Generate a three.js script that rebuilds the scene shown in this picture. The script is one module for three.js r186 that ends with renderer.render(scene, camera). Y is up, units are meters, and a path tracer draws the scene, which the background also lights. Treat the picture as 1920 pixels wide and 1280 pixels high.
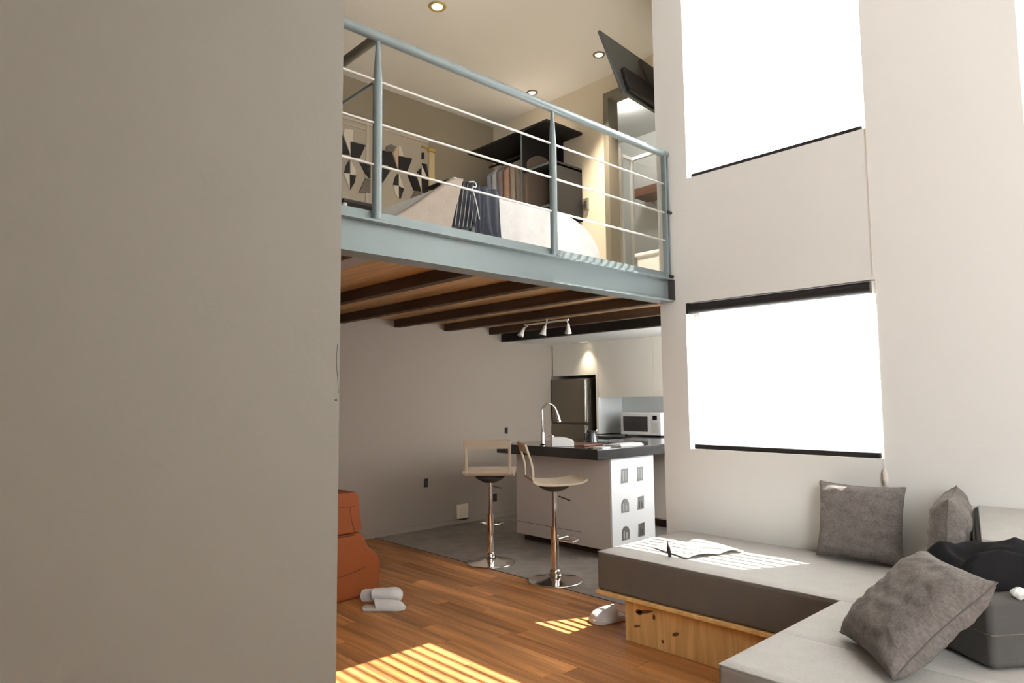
import * as THREE from 'three';
import { RoundedBoxGeometry } from 'three/addons/geometries/RoundedBoxGeometry.js';
import { mergeGeometries } from 'three/addons/utils/BufferGeometryUtils.js';
import { ImprovedNoise } from 'three/addons/math/ImprovedNoise.js';

// ------------------------------------------------------------------ camera, sky, sun, exposure
const scene = new THREE.Scene();
const renderer = new THREE.WebGLRenderer({ antialias: true });
renderer.toneMapping = THREE.LinearToneMapping;
renderer.toneMappingExposure = 1.0;
renderer.shadowMap.enabled = true;

const camera = new THREE.PerspectiveCamera(53.595, 1.5, 0.05, 100);
{
  const R = THREE.MathUtils.degToRad, yaw = R(42.9087), pitch = R(4.8957), roll = R(-0.5682);
  const f = new THREE.Vector3(Math.sin(yaw) * Math.cos(pitch), Math.sin(pitch), -Math.cos(yaw) * Math.cos(pitch));
  const r = new THREE.Vector3().crossVectors(f, new THREE.Vector3(0, 1, 0)).normalize();
  const u = new THREE.Vector3().crossVectors(r, f);
  const r2 = r.clone().multiplyScalar(Math.cos(roll)).addScaledVector(u, Math.sin(roll));
  const u2 = u.clone().multiplyScalar(Math.cos(roll)).addScaledVector(r, -Math.sin(roll));
  camera.quaternion.setFromRotationMatrix(new THREE.Matrix4().makeBasis(r2, u2, f.clone().negate()));
  camera.position.set(0, 1.3, 0);
}
scene.background = new THREE.Color().setRGB(0.97, 0.985, 1.0);
scene.backgroundIntensity = 12.0;

const sun = new THREE.DirectionalLight(new THREE.Color().setRGB(1.0, 0.93, 0.82), 26);
sun.position.set(2.6 + 0.57 * 12, 12, -2 + 0.29 * 12);
sun.target.position.set(2.6, 0, -2);
sun.castShadow = true; sun.shadow.radius = 0.8; sun.shadow.mapSize.set(4096, 4096);
Object.assign(sun.shadow.camera, { left: -7, right: 7, top: 7, bottom: -7, near: 1, far: 30 });
scene.add(sun, sun.target);

// ------------------------------------------------------------------ helpers
let seed = 11;
const rnd = () => { seed = (seed * 1664525 + 1013904223) % 4294967296; return seed / 4294967296; };
const rr = (a, b) => a + (b - a) * rnd();
const noise = new ImprovedNoise();
const V = (x, y, z) => new THREE.Vector3(x, y, z);
const used = {};
function numbered(name) { const n = used[name] = (used[name] ?? -1) + 1; return n ? `${name}_${String(n).padStart(3, '0')}` : name; }
function shade(o) { o.castShadow = true; o.receiveShadow = true; return o; }
function mesh(name, geo, mat, parent) {
  const g = Array.isArray(geo) ? (geo.length > 1 ? mergeGeometries(geo.map(flat)) : geo[0]) : geo;
  const m = shade(new THREE.Mesh(g, mat)); m.name = name; parent.add(m); return m;
}
function flat(g) { const n = g.index ? g.toNonIndexed() : g; for (const k of Object.keys(n.attributes)) if (!['position', 'normal', 'uv'].includes(k)) n.deleteAttribute(k); return n; }
function thing(name, label, category, group, pos = [0, 0, 0], turn = 0) {
  const o = new THREE.Group(); o.name = numbered(name); o.position.set(...pos); o.rotation.y = turn;
  o.userData = { label, category }; if (group) o.userData.group = group; scene.add(o); return o;
}
function single(name, label, category, geo, mat, group) {
  const m = mesh(numbered(name), geo, mat, scene); m.userData = { label, category }; if (group) m.userData.group = group; return m;
}
function struct(name, label, category, geo, mat) {
  const o = geo ? mesh(numbered(name), geo, mat, scene) : new THREE.Group();
  if (!geo) { o.name = numbered(name); scene.add(o); }
  o.userData = { label, category, kind: 'structure' }; return o;
}
// box from min / max corners, uv in metres
function bx(x0, x1, y0, y1, z0, z1, off = [0, 0]) {
  const g = new THREE.BoxGeometry(x1 - x0, y1 - y0, z1 - z0); g.translate((x0 + x1) / 2, (y0 + y1) / 2, (z0 + z1) / 2); return metreUV(g, off);
}
function rbx(x0, x1, y0, y1, z0, z1, r = 0.01, s = 3) {
  const g = new RoundedBoxGeometry(x1 - x0, y1 - y0, z1 - z0, s, Math.min(r, (x1 - x0) / 2.01, (y1 - y0) / 2.01, (z1 - z0) / 2.01)); g.translate((x0 + x1) / 2, (y0 + y1) / 2, (z0 + z1) / 2); return metreUV(g);
}
function metreUV(g, off = [0, 0]) {
  const p = g.attributes.position, n = g.attributes.normal, uv = new Float32Array(p.count * 2);
  for (let i = 0; i < p.count; i++) {
    const ax = Math.abs(n.getX(i)), ay = Math.abs(n.getY(i)), az = Math.abs(n.getZ(i));
    let u, v;
    if (ay >= ax && ay >= az) { u = p.getX(i); v = p.getZ(i); } else if (ax >= az) { u = p.getY(i); v = p.getZ(i); } else { u = p.getX(i); v = p.getY(i); }
    uv[2 * i] = u + off[0]; uv[2 * i + 1] = v + off[1];
  }
  g.setAttribute('uv', new THREE.BufferAttribute(uv, 2)); return g;
}
function rod(a, b, r, seg = 12, r2 = r) {
  const d = b.clone().sub(a), g = new THREE.CylinderGeometry(r2, r, d.length(), seg);
  g.applyQuaternion(new THREE.Quaternion().setFromUnitVectors(V(0, 1, 0), d.clone().normalize())); g.translate((a.x + b.x) / 2, (a.y + b.y) / 2, (a.z + b.z) / 2); return g;
}
function bar(a, b, w, h) { // rectangular bar, h = vertical-ish size
  const d = b.clone().sub(a), L = d.length(), g = new THREE.BoxGeometry(w, h, L);
  const m = new THREE.Matrix4().lookAt(a, b, V(0, 1, 0)); g.applyMatrix4(m); g.translate((a.x + b.x) / 2, (a.y + b.y) / 2, (a.z + b.z) / 2); return g;
}
function tube(pts, r, seg = 40, rad = 10) { return new THREE.TubeGeometry(new THREE.CatmullRomCurve3(pts), seg, r, rad, false); }
function lathe(pts, seg = 32) { return new THREE.LatheGeometry(pts.map(([x, y]) => new THREE.Vector2(x, y)), seg); }
function poly(pts) { const s = new THREE.Shape(); pts.forEach(([x, y], i) => i ? s.lineTo(x, y) : s.moveTo(x, y)); s.closePath(); return s; }
function curveShape(pts) { const s = new THREE.Shape(); s.moveTo(...pts[0]); s.splineThru(pts.slice(1).map(p => new THREE.Vector2(...p))); return s; }
function extrude(shape, depth, bevel = 0, seg = 2, curveSegments = 16) {
  return new THREE.ExtrudeGeometry(shape, { depth: depth - 2 * bevel, bevelEnabled: bevel > 0, bevelSize: bevel, bevelOffset: -bevel, bevelThickness: bevel, bevelSegments: seg, curveSegments }).translate(0, 0, bevel);
}
// wall in the plane x = const: holes are [z0, z1, y0, y1]; occupies x0 .. x1
function wallX(x0, x1, z0, z1, y0, y1, holes = []) {
  const s = poly([[z0, y0], [z1, y0], [z1, y1], [z0, y1]]);
  for (const [a, b, c, d] of holes) s.holes.push(new THREE.Path([[a, c], [a, d], [b, d], [b, c]].map(p => new THREE.Vector2(...p))));
  const g = new THREE.ExtrudeGeometry(s, { depth: x1 - x0, bevelEnabled: false }); g.rotateY(-Math.PI / 2); g.translate(x1, 0, 0); return metreUV(g);
}
function wallZ(z0, z1, x0, x1, y0, y1, holes = []) {
  const s = poly([[x0, y0], [x1, y0], [x1, y1], [x0, y1]]);
  for (const [a, b, c, d] of holes) s.holes.push(new THREE.Path([[a, c], [a, d], [b, d], [b, c]].map(p => new THREE.Vector2(...p))));
  const g = new THREE.ExtrudeGeometry(s, { depth: z1 - z0, bevelEnabled: false }); g.translate(0, 0, z0); return metreUV(g);
}

// ------------------------------------------------------------------ procedural textures
function tex(w, h, fn, srgb = true, repeat = [1, 1]) {
  const d = new Uint8Array(w * h * 4);
  for (let y = 0; y < h; y++) for (let x = 0; x < w; x++) { const c = fn(x / w, y / h, x, y), i = 4 * (y * w + x); for (let k = 0; k < 3; k++) d[i + k] = Math.max(0, Math.min(255, c[k] * 255)); d[i + 3] = 255; }
  const t = new THREE.DataTexture(d, w, h); t.magFilter = THREE.LinearFilter; t.minFilter = THREE.LinearMipmapLinearFilter; t.generateMipmaps = true; t.wrapS = t.wrapT = THREE.RepeatWrapping;
  if (srgb) t.colorSpace = THREE.SRGBColorSpace; t.repeat.set(...repeat); t.needsUpdate = true; return t;
}
// tileable value noise, pu x pv lattice cells per tile, -1 .. 1
const TAU = Math.PI * 2;
const hash = (i, j, k) => { const h = Math.sin(i * 127.1 + j * 311.7 + k * 74.7) * 43758.5453; return (h - Math.floor(h)) * 2 - 1; };
function tn(u, v, pu, pv, k) {
  const x = (((u % 1) + 1) % 1) * pu, y = (((v % 1) + 1) % 1) * pv, i = Math.floor(x), j = Math.floor(y), f = x - i, g = y - j, a = f * f * (3 - 2 * f), b = g * g * (3 - 2 * g);
  const h = (p, q) => hash(p % pu, q % pv, k);
  return (h(i, j) * (1 - a) + h(i + 1, j) * a) * (1 - b) + (h(i, j + 1) * (1 - a) + h(i + 1, j + 1) * a) * b;
}
const grain = tex(256, 1024, (u, v) => { // floor wood, grain along v
  const w = u + 0.03 * tn(u, v, 3, 5, 3);
  const k = 0.80 + 0.09 * tn(w, v, 24, 4, 1) + 0.05 * tn(w, v, 70, 7, 7) + 0.12 * tn(w, v, 6, 3, 12) + 0.04 * tn(u, v, 120, 30, 13);
  return [Math.min(1, k * 1.02), k * 0.985, k * 0.95];
}, true, [1 / 0.5, 1 / 2]);
const pineTex = tex(512, 512, (u, v) => {
  const w = v + 0.03 * tn(u, v, 3, 4, 2), a = tn(u, w, 2, 14, 5), b = tn(u, w, 4, 60, 9), k = 0.92 + 0.06 * a + 0.04 * b;
  return [k, k * (0.97 + 0.02 * a), k * (0.92 + 0.05 * a)];
}, true, [1 / 0.8, 1 / 0.4]);
const plyTex = tex(256, 512, (u, v) => { const k = 0.86 + 0.07 * tn(u, v, 40, 5, 21) + 0.08 * tn(u, v, 6, 4, 22); return [k, k * 0.985, k * 0.96]; }, true, [1 / 0.6, 1 / 1.2]);
const weave = tex(256, 256, (u, v, x, y) => { const k = 0.92 + 0.03 * Math.sin(x * TAU / 4) * Math.sin(y * TAU / 4) + 0.025 * tn(u, v, 64, 64, 31) + 0.015 * tn(u, v, 5, 5, 32); return [k, k, k]; }, true, [1 / 0.25, 1 / 0.25]);
const melange = tex(256, 256, (u, v) => { const k = 0.86 + 0.08 * tn(u, v, 90, 40, 41) + 0.05 * tn(u, v, 30, 60, 42) + 0.04 * tn(u, v, 9, 7, 43); return [k, k * 0.99, k * 0.98]; }, true, [1 / 0.22, 1 / 0.22]);
const plaster = tex(256, 256, (u, v) => { const k = 0.5 + 0.25 * tn(u, v, 60, 60, 51) + 0.2 * tn(u, v, 14, 14, 52); return [k, k, k]; }, false, [1 / 0.8, 1 / 0.8]);
const tileTex = tex(256, 256, (u, v) => { const k = 0.85 + 0.07 * tn(u, v, 20, 20, 61) + 0.07 * tn(u, v, 5, 5, 62); return [k, k, k]; }, true, [1 / 1.2, 1 / 1.2]);

// ------------------------------------------------------------------ materials (linear base colours)
const C = (r, g, b) => new THREE.Color().setRGB(r, g, b);
const S = (r, g, b, rough = 0.7, extra = {}) => new THREE.MeshStandardMaterial({ color: C(r, g, b), roughness: rough, ...extra });
const P = (r, g, b, rough, extra = {}) => new THREE.MeshPhysicalMaterial({ color: C(r, g, b), roughness: rough, ...extra });
const wallBump = { bumpMap: plaster, bumpScale: 0.0006 };
const M = {
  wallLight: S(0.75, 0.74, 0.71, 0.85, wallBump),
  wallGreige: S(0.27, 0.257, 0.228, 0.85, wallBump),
  wallBack: S(0.40, 0.345, 0.29, 0.85, wallBump),
  wallKhaki: S(0.33, 0.285, 0.21, 0.85, wallBump),
  wallLoft: S(0.80, 0.71, 0.56, 0.85, wallBump),
  ceiling: S(0.86, 0.83, 0.78, 0.9, wallBump),
  white: S(0.82, 0.82, 0.80, 0.45),
  tile: S(0.42, 0.39, 0.345, 0.4, { map: tileTex }),
  subfloor: S(0.06, 0.03, 0.015, 0.8),
  steel: S(0.225, 0.275, 0.285, 0.32, { metalness: 0.2 }),
  steelDark: S(0.06, 0.05, 0.045, 0.5),
  joist: S(0.12, 0.08, 0.055, 0.75, { map: plyTex }),
  ply: S(0.84, 0.55, 0.29, 0.7, { map: plyTex }),
  railRod: S(0.66, 0.65, 0.62, 0.35, { metalness: 0.5 }),
  black: S(0.012, 0.011, 0.012, 0.55),
  blackGloss: P(0.035, 0.035, 0.037, 0.16, { clearcoat: 0.6, clearcoatRoughness: 0.1 }),
  chrome: S(0.82, 0.80, 0.77, 0.12, { metalness: 1 }),
  bedWhite: S(0.85, 0.84, 0.82, 0.9, { map: weave }),
  beige: S(0.50, 0.43, 0.36, 0.9, { map: weave }),
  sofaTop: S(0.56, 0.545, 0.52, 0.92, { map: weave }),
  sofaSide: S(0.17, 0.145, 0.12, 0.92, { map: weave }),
  cushion: S(0.255, 0.235, 0.222, 0.95, { map: melange, bumpMap: melange, bumpScale: 0.0012 }),
  blockGrey: S(0.10, 0.095, 0.09, 0.92, { map: weave }),
  pine: S(0.97, 0.65, 0.28, 0.6, { map: pineTex }),
  knot: S(0.16, 0.075, 0.03, 0.7),
  orange: S(0.30, 0.07, 0.011, 0.6, { bumpMap: plaster, bumpScale: 0.0015 }),
  orangeDark: S(0.12, 0.03, 0.012, 0.7),
  slipper: S(0.80, 0.79, 0.77, 0.9, { map: weave }),
  slipperUpper: S(0.80, 0.79, 0.77, 0.9, { map: weave, side: THREE.DoubleSide }),
  cream: S(0.66, 0.58, 0.45, 0.5),
  glass: P(1, 1, 1, 0.0, { transmission: 1, ior: 1.45 }),
  frost: P(0.98, 0.99, 1, 0.95, { transmission: 1 }),
  blindBand: P(0.80, 0.79, 0.76, 1.0, { transmission: 0.6, side: THREE.DoubleSide }),
  sheer: P(0.97, 0.97, 0.97, 0.12, { transmission: 1, ior: 1.02 }),
  splash: S(0.82, 0.85, 0.85, 0.35),
  fridge: S(0.22, 0.19, 0.15, 0.35, { metalness: 0.55 }),
  cabinetWhite: P(0.86, 0.87, 0.88, 0.35),
  cabinetCream: S(0.72, 0.64, 0.57, 0.55),
  cabinetKitchen: S(0.88, 0.83, 0.73, 0.6),
  bathWall: S(0.62, 0.64, 0.63, 0.5),
  frameOlive: S(0.22, 0.195, 0.15, 0.6),
  tvPlastic: S(0.055, 0.057, 0.055, 0.35),
  brass: S(0.62, 0.48, 0.16, 0.35, { metalness: 0.6 }),
};
const woods = [[0.82, 0.40, 0.15], [0.74, 0.355, 0.13], [0.88, 0.44, 0.175], [0.66, 0.30, 0.105], [0.78, 0.375, 0.14]].map(c => S(...c, 0.5, { map: grain }));

// ------------------------------------------------------------------ the setting
const XW = 3.8, XO = 3.93, ZB = -5.72, YC = 4.455, YD = 2.13, XE = 6.45, ZR = -2.62, XL = -0.4, ZF = 4.0;
// floor: sub floor, single planks where the camera sees them, wood slab elsewhere, tiled kitchen floor
const floor = struct('floor', 'warm brown timber plank floor of the living area', 'floor');
mesh('subfloor', [bx(XL, XE, -0.16, -0.016, ZB, ZR + 0.13), bx(XL, XO, -0.16, -0.016, ZR + 0.13, ZF)], M.subfloor, floor);
mesh('timber_field', [bx(XL, 0.95, -0.016, 0, ZB, ZF), bx(0.95, 3.8, -0.016, 0, -1.3, ZF)], woods[0], floor);
const TX = 3.5, PW = (TX - 0.95) / 24;
for (let i = 0; i < 24; i++) {
  let z = ZB - rr(0, 0.9);
  while (z < -1.3) {
    const L = rr(0.75, 1.5), z0 = Math.max(ZB, z), z1 = Math.min(-1.3, z + L); z += L;
    if (z1 - z0 < 0.08) continue;
    const x0 = 0.95 + i * PW, lift = rr(-0.0008, 0);
    mesh('plank', bx(x0 + 0.0008, x0 + PW - 0.0008, -0.016, lift, z0 + 0.0008, z1 - 0.0008, [rr(0, 1), rr(0, 2)]), woods[Math.floor(rnd() * 5)], floor);
  }
}
struct('floor', 'grey tiled floor of the kitchen beside the timber', 'floor', bx(TX + 0.004, XE, -0.016, 0.001, ZB, -1.3 > ZR ? ZR : -1.3), M.tile);
struct('trim', 'thin dark strip between timber and grey kitchen floor', 'trim', bx(TX - 0.003, TX + 0.004, -0.016, 0.0025, ZB, -2.3), M.steelDark);
struct('ceiling', 'plain painted ceiling high above the mezzanine', 'ceiling', [bx(XL - 0.13, XE + 0.13, YC, YC + 0.15, ZB - 0.13, ZR + 0.13), bx(XL - 0.13, XO, YC, YC + 0.15, ZR + 0.13, ZF + 0.13)], M.ceiling);
// window wall x = 3.8
const WIN = [[-2.425, -1.275, 0.975, 1.912], [-2.385, -1.28, 2.735, 4.22], [-0.60, 0.9, 1.2, 4.22]];
struct('wall_right', 'tall off-white wall with stacked windows beside the daybed', 'wall', wallX(XW, XO, ZR, ZF, 0, YC, WIN), M.wallLight);
struct('wall_return', 'pale wall turning the corner behind the window wall', 'wall', wallZ(ZR, ZR + 0.13, XO, XE, 0, YC, [[4.5, 6.3, 0.95, 1.92]]), M.wallLight);
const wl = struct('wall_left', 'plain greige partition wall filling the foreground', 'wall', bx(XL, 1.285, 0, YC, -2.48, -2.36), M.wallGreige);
mesh('crack', tube([V(1.275, 1.52, -2.3598), V(1.272, 1.45, -2.3598), V(1.278, 1.38, -2.3598), V(1.281, 1.33, -2.3598)], 0.0012, 16, 5), S(0.08, 0.075, 0.065, 0.9), wl);
mesh('chip', rbx(1.266, 1.277, 1.302, 1.307, -2.361, -2.359, 0.0009, 1), S(0.08, 0.075, 0.065, 0.9), wl);
struct('wall_back', 'lower back wall of the kitchen in warm grey', 'wall', bx(XL, XE, 0, 2.1, ZB - 0.13, ZB), M.wallBack);
struct('wall_upper', 'dark khaki back wall of the sleeping loft', 'wall', bx(XL, XE, 2.1, YC, ZB - 0.13, ZB), M.wallKhaki);
const SIDE = [[1.5, 3.8, 0.9, 4.3]];
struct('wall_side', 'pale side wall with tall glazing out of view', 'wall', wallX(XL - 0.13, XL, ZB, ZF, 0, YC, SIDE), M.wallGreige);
struct('wall_rear', 'pale plain wall behind the viewer', 'wall', wallZ(ZF, ZF + 0.13, XL, XO, 0, YC), M.wallLight);
struct('wall_east', 'kitchen and bathroom end wall', 'wall', wallX(XE, XE + 0.13, ZB, ZR + 0.13, 0, YC), M.wallLight);
struct('wall_loft', 'cream wall between the sleeping loft and the bathroom', 'wall', wallX(5.053, 5.153, ZB, ZR, YD, YC, [[-4.045, -3.115, YD + 0.001, 4.255]]), M.wallLoft);
struct('baseboard_back', 'grey skirting along the kitchen back wall', 'baseboard', bx(1.5, 5.3, 0, 0.05, ZB, ZB + 0.012), M.wallBack);

// windows: frame and pane in the wall openings
WIN.forEach(([z0, z1, y0, y1], i) => {
  const w = struct('window_' + (i + 1), ['lower bright window above the daybed', 'upper bright window high in the tall wall', 'window at the near end of the tall wall'][i], 'window');
  const t = 0.035, fx0 = XO - 0.03, fx1 = XO;
  mesh('frame', [bx(fx0, fx1, y0, y0 + t, z0, z1), bx(fx0, fx1, y1 - t, y1, z0, z1), bx(fx0, fx1, y0 + t, y1 - t, z0, z0 + t), bx(fx0, fx1, y0 + t, y1 - t, z1 - t, z1)], M.white, w);
  mesh('pane', bx(XO - 0.014, XO - 0.012, y0 + t, y1 - t, z0 + t, z1 - t), M.glass, w);
});
{
  const [z0, z1, y0, y1] = SIDE[0], w = struct('window_4', 'tall glazing on the entrance side opposite the window wall', 'window'), t = 0.05, x0 = XL - 0.09, x1 = XL - 0.04;
  mesh('frame', [bx(x0, x1, y0, y0 + t, z0, z1), bx(x0, x1, y1 - t, y1, z0, z1), bx(x0, x1, y0 + t, y1 - t, z0, z0 + t), bx(x0, x1, y0 + t, y1 - t, z1 - t, z1)], M.white, w);
  mesh('pane', bx(XL - 0.066, XL - 0.064, y0 + t, y1 - t, z0 + t, z1 - t), M.glass, w);
  const k = struct('window_5', 'frosted kitchen window behind the corner of the tall wall', 'window');
  mesh('frame', [bx(4.5, 6.3, 0.95, 1.0, ZR + 0.05, ZR + 0.1), bx(4.5, 6.3, 1.87, 1.92, ZR + 0.05, ZR + 0.1), bx(4.5, 4.55, 1.0, 1.87, ZR + 0.05, ZR + 0.1), bx(6.25, 6.3, 1.0, 1.87, ZR + 0.05, ZR + 0.1)], M.white, k);
  mesh('pane', bx(4.55, 6.25, 1.0, 1.87, ZR + 0.07, ZR + 0.072), M.frost, k);
}

// mezzanine floor with joists
const deck = struct('floor_upper', 'mezzanine floor with plywood underside on dark joists', 'floor');
mesh('board_deck', bx(XL, XE, 2.106, 2.122, ZB, ZR + 0.06), M.ply, deck);
mesh('carpet', bx(XL, XE, 2.122, YD, ZB, ZR + 0.06), S(0.62, 0.6, 0.57, 0.95, { map: weave }), deck);
for (const x of [2.5, 3.12, 3.745, 4.37, 5.0]) mesh('joist', rbx(x - 0.035, x + 0.035, 2.028, 2.106, ZB, -2.62, 0.004, 1), M.joist, deck);
mesh('trimmer', bx(1.72, 1.84, 2.03, 2.106, ZB, -2.62), S(0.42, 0.40, 0.40, 0.7), deck);
mesh('edge_joist', bx(5.15, 5.22, 1.955, 2.106, ZB, ZR), M.black, deck);
struct('ceiling_kitchen', 'pale dropped ceiling over the kitchen cabinets', 'ceiling', bx(5.22, XE, 1.955, 1.99, ZB, ZR), M.wallLight);
{ // steel channel carrying the mezzanine edge
  const b = thing('steel_beam', 'blue-grey steel channel beam along the mezzanine edge', 'beam');
  mesh('web', bx(0.6, 3.795, 1.94, 2.075, -2.555, -2.545), M.steel, b);
  mesh('top_flange', bx(0.6, 3.795, 2.075, 2.085, -2.56, -2.505), M.steel, b);
  mesh('bottom_flange', bx(0.6, 3.795, 1.93, 1.94, -2.62, -2.505), M.steel, b);
  mesh('end_plate', bx(3.785, 3.799, 1.94, 2.075, -2.545, -2.50), M.steelDark, b);
  mesh('edge_angle', bx(0.6, 3.795, 2.085, 2.132, -2.562, -2.55), M.steel, b);
}

// ------------------------------------------------------------------ railing
{
  const zr = -2.535, g = thing('railing', 'grey-blue tubular steel railing along the mezzanine edge', 'railing');
  for (const x of [1.552, 2.682]) {
    mesh('post', [rod(V(x, 2.085, zr), V(x, 2.72, zr), 0.021, 20), rod(V(x, 2.72, zr), V(x, 2.78, zr), 0.021, 20, 0.017), rod(V(x, 2.78, zr), V(x, 2.91, zr), 0.017, 20, 0.009)], M.steel, g);
    mesh('base_flange', rod(V(x, 2.085, zr), V(x, 2.093, zr), 0.034, 20), M.steel, g);
  }
  mesh('end_post', [bar(V(3.76, 2.085, zr), V(3.76, 2.925, zr), 0.022, 0.03), bar(V(3.785, 2.085, zr), V(3.785, 2.925, zr), 0.012, 0.03)], M.steel, g);
  for (const y of [2.10, 2.53]) mesh('end_bolt', rod(V(3.76, y, zr + 0.02), V(3.799, y, zr + 0.02), 0.011, 12), M.steelDark, g);
  mesh('top_rail', rod(V(0.6, 2.932, zr), V(3.798, 2.932, zr), 0.023, 20), M.steel, g);
  for (const y of [2.338, 2.528, 2.724]) mesh('cross_rail', rod(V(0.6, y, zr), V(3.79, y, zr), 0.006, 12), M.railRod, g);
  mesh('return_rail', rod(V(1.545, 2.925, zr), V(1.545, 2.925, -4.6), 0.022, 16), M.frameOlive, g);
  mesh('return_cross_rail', rod(V(1.53, 2.71, zr), V(1.53, 2.71, -4.6), 0.006, 10), M.steel, g);
}

// ------------------------------------------------------------------ roller blinds in the two seen windows (day-and-night blinds: woven bands and sheer bands)
function blind(i, label, withTube) {
  const [z0, z1, y0, y1] = WIN[i], x = XW + 0.032, b = thing('roller_blind', label, 'blind', 'roller blinds in the tall wall');
  const top = withTube ? y1 - 0.045 : y1 - 0.03, bot = y0 + 0.022;
  mesh('roller_tube', [rod(V(x, y1 - 0.036, z0 + 0.015), V(x, y1 - 0.036, z1 - 0.03), 0.033, 24), bx(x - 0.03, x + 0.03, y1 - 0.07, y1 - 0.002, z0 + 0.002, z0 + 0.014)], M.black, b);
  mesh('bracket', bx(x - 0.032, x + 0.03, y1 - 0.072, y1 - 0.002, z1 - 0.028, z1 - 0.018), M.chrome, b);
  const pitch = 0.116;
  for (let y = bot + 0.03; y < top - 0.045; y += pitch) mesh('woven_band', bx(x - 0.0006, x + 0.0006, y, y + 0.044, z0 + 0.02, z1 - 0.032), M.blindBand, b);
  mesh('bottom_bar', rbx(x - 0.013, x + 0.013, bot - 0.022, bot + 0.006, z0 + 0.02, z1 - 0.03, 0.004, 2), M.black, b);
  return b;
}
const b1 = blind(0, 'roller blind with black tube in the lower window', true);
const b2 = blind(1, 'roller blind with black bottom bar in the upper window', false);
mesh('chain', rod(V(3.79, 2.74, -1.277), V(3.79, 1.93, -1.28), 0.0016, 6), M.cream, b2);
mesh('chain', rod(V(3.79, 1.86, -1.268), V(3.79, 0.93, -1.275), 0.0012, 6), M.white, b1);
mesh('chain_weight', lathe([[0, 0.84], [0.011, 0.845], [0.014, 0.87], [0.011, 0.915], [0.004, 0.93], [0, 0.93]], 16).translate(3.788, 0, -1.275), M.cabinetCream, b1);
{
  const [z0, z1, y0, y1] = WIN[2], b = thing('roller_blind', 'fully drawn white blind in the near window', 'blind', 'roller blinds in the tall wall');
  mesh('fabric', bx(XW + 0.088, XW + 0.0892, y0 + 0.04, y1 - 0.04, z0 + 0.005, z1 - 0.005), P(0.9, 0.9, 0.88, 1, { transmission: 0.5, side: THREE.DoubleSide }), b);
  mesh('roller_tube', rod(V(XW + 0.07, y1 - 0.03, z0 + 0.003), V(XW + 0.07, y1 - 0.03, z1 - 0.003), 0.022, 20), M.white, b);
}

// ------------------------------------------------------------------ kitchen
{ // peninsula
  const g = thing('kitchen_island', 'beige kitchen island with white end panel under black worktop', 'kitchen island');
  mesh('front_panel', bx(4.41, 4.43, 0.06, 0.805, -4.70, -3.585), M.cabinetCream, g);
  mesh('body', bx(4.43, 5.0, 0.06, 0.805, -4.70, -3.59), M.cabinetCream, g);
  mesh('end_panel', bx(4.412, 5.0, 0.06, 0.805, -3.59, -3.568), M.cabinetWhite, g);
  mesh('plinth', bx(4.47, 4.95, 0.0, 0.06, -4.66, -3.63), M.subfloor, g);
  // small printed grey plates on the white end panel
  const cols = [[4.585, 0.10], [4.80, 0.09]], rows = [[0.655, 0.12], [0.41, 0.11], [0.185, 0.11]];
  const plateMat = S(0.25, 0.25, 0.25, 0.5), ink = S(0.07, 0.07, 0.07, 0.5), pale = S(0.5, 0.5, 0.5, 0.5);
  cols.forEach(([x, w], i) => rows.forEach(([y, h], j) => {
    const arch = (i === 0 && j > 0);
    const s = new THREE.Shape(); const a = w / 2, b = h / 2;
    if (arch) { s.moveTo(-a, -b); s.lineTo(a, -b); s.lineTo(a, b * 0.2); s.quadraticCurveTo(a * 0.7, b, 0, b); s.quadraticCurveTo(-a * 0.7, b, -a, b * 0.2); s.closePath(); }
    else { s.moveTo(-a, -b); s.lineTo(a * 0.92, -b); s.lineTo(a, b); s.lineTo(-a * 0.8, b * 0.92); s.closePath(); }
    const p = mesh('picture_plate', extrude(s, 0.004).translate(x, y, -3.568), [plateMat, plateMat, ink][j] === ink ? S(0.16, 0.15, 0.14, 0.5) : plateMat, g);
    mesh('print', j === 0 ? [bx(x - a * 0.5, x - a * 0.3, y - b * 0.7, y + b * 0.7, -3.5645, -3.5635), bx(x + a * 0.2, x + a * 0.45, y - b * 0.7, y + b * 0.6, -3.5645, -3.5635)]
      : [bx(x - a * 0.6, x - a * 0.35, y - b * 0.8, y + b * 0.3, -3.5645, -3.5635), bx(x + a * 0.05, x + a * 0.4, y - b * 0.8, y + b * 0.1, -3.5645, -3.5635)], j === 0 ? pale : (i ? ink : pale), p);
  }));
  mesh('seam', bx(4.404, 4.4105, 0.17, 0.172, -4.70, -3.9), M.subfloor, g);
}
{ // worktop: island slab joined to the run along the end wall
  const s = poly([[4.2, 3.53], [6.42, 3.53], [6.42, 5.0], [5.75, 5.0], [5.75, 4.32], [5.28, 4.32], [5.28, 4.74], [4.2, 4.74]]);
  const g = extrude(s, 0.085, 0.006, 2); g.rotateX(-Math.PI / 2); g.translate(0, 0.808, 0); metreUV(g);
  single('worktop', 'glossy black stone worktop over the kitchen island', 'worktop', g, M.blackGloss);
}
{ // base run along the end wall
  const g = thing('base_cabinet', 'cream base cabinet run under the black worktop', 'cabinet');
  mesh('body', bx(5.82, 6.42, 0.08, 0.806, -4.98, -3.0), M.cabinetCream, g);
  mesh('plinth', bx(5.86, 6.4, 0, 0.08, -4.96, -3.02), M.subfloor, g);
  for (let i = 0; i < 4; i++) mesh('door', rbx(5.80, 5.82, 0.09, 0.80, -4.97 + i * 0.49, -4.97 + i * 0.49 + 0.484, 0.003, 1), M.cabinetCream, g);
}
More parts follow.
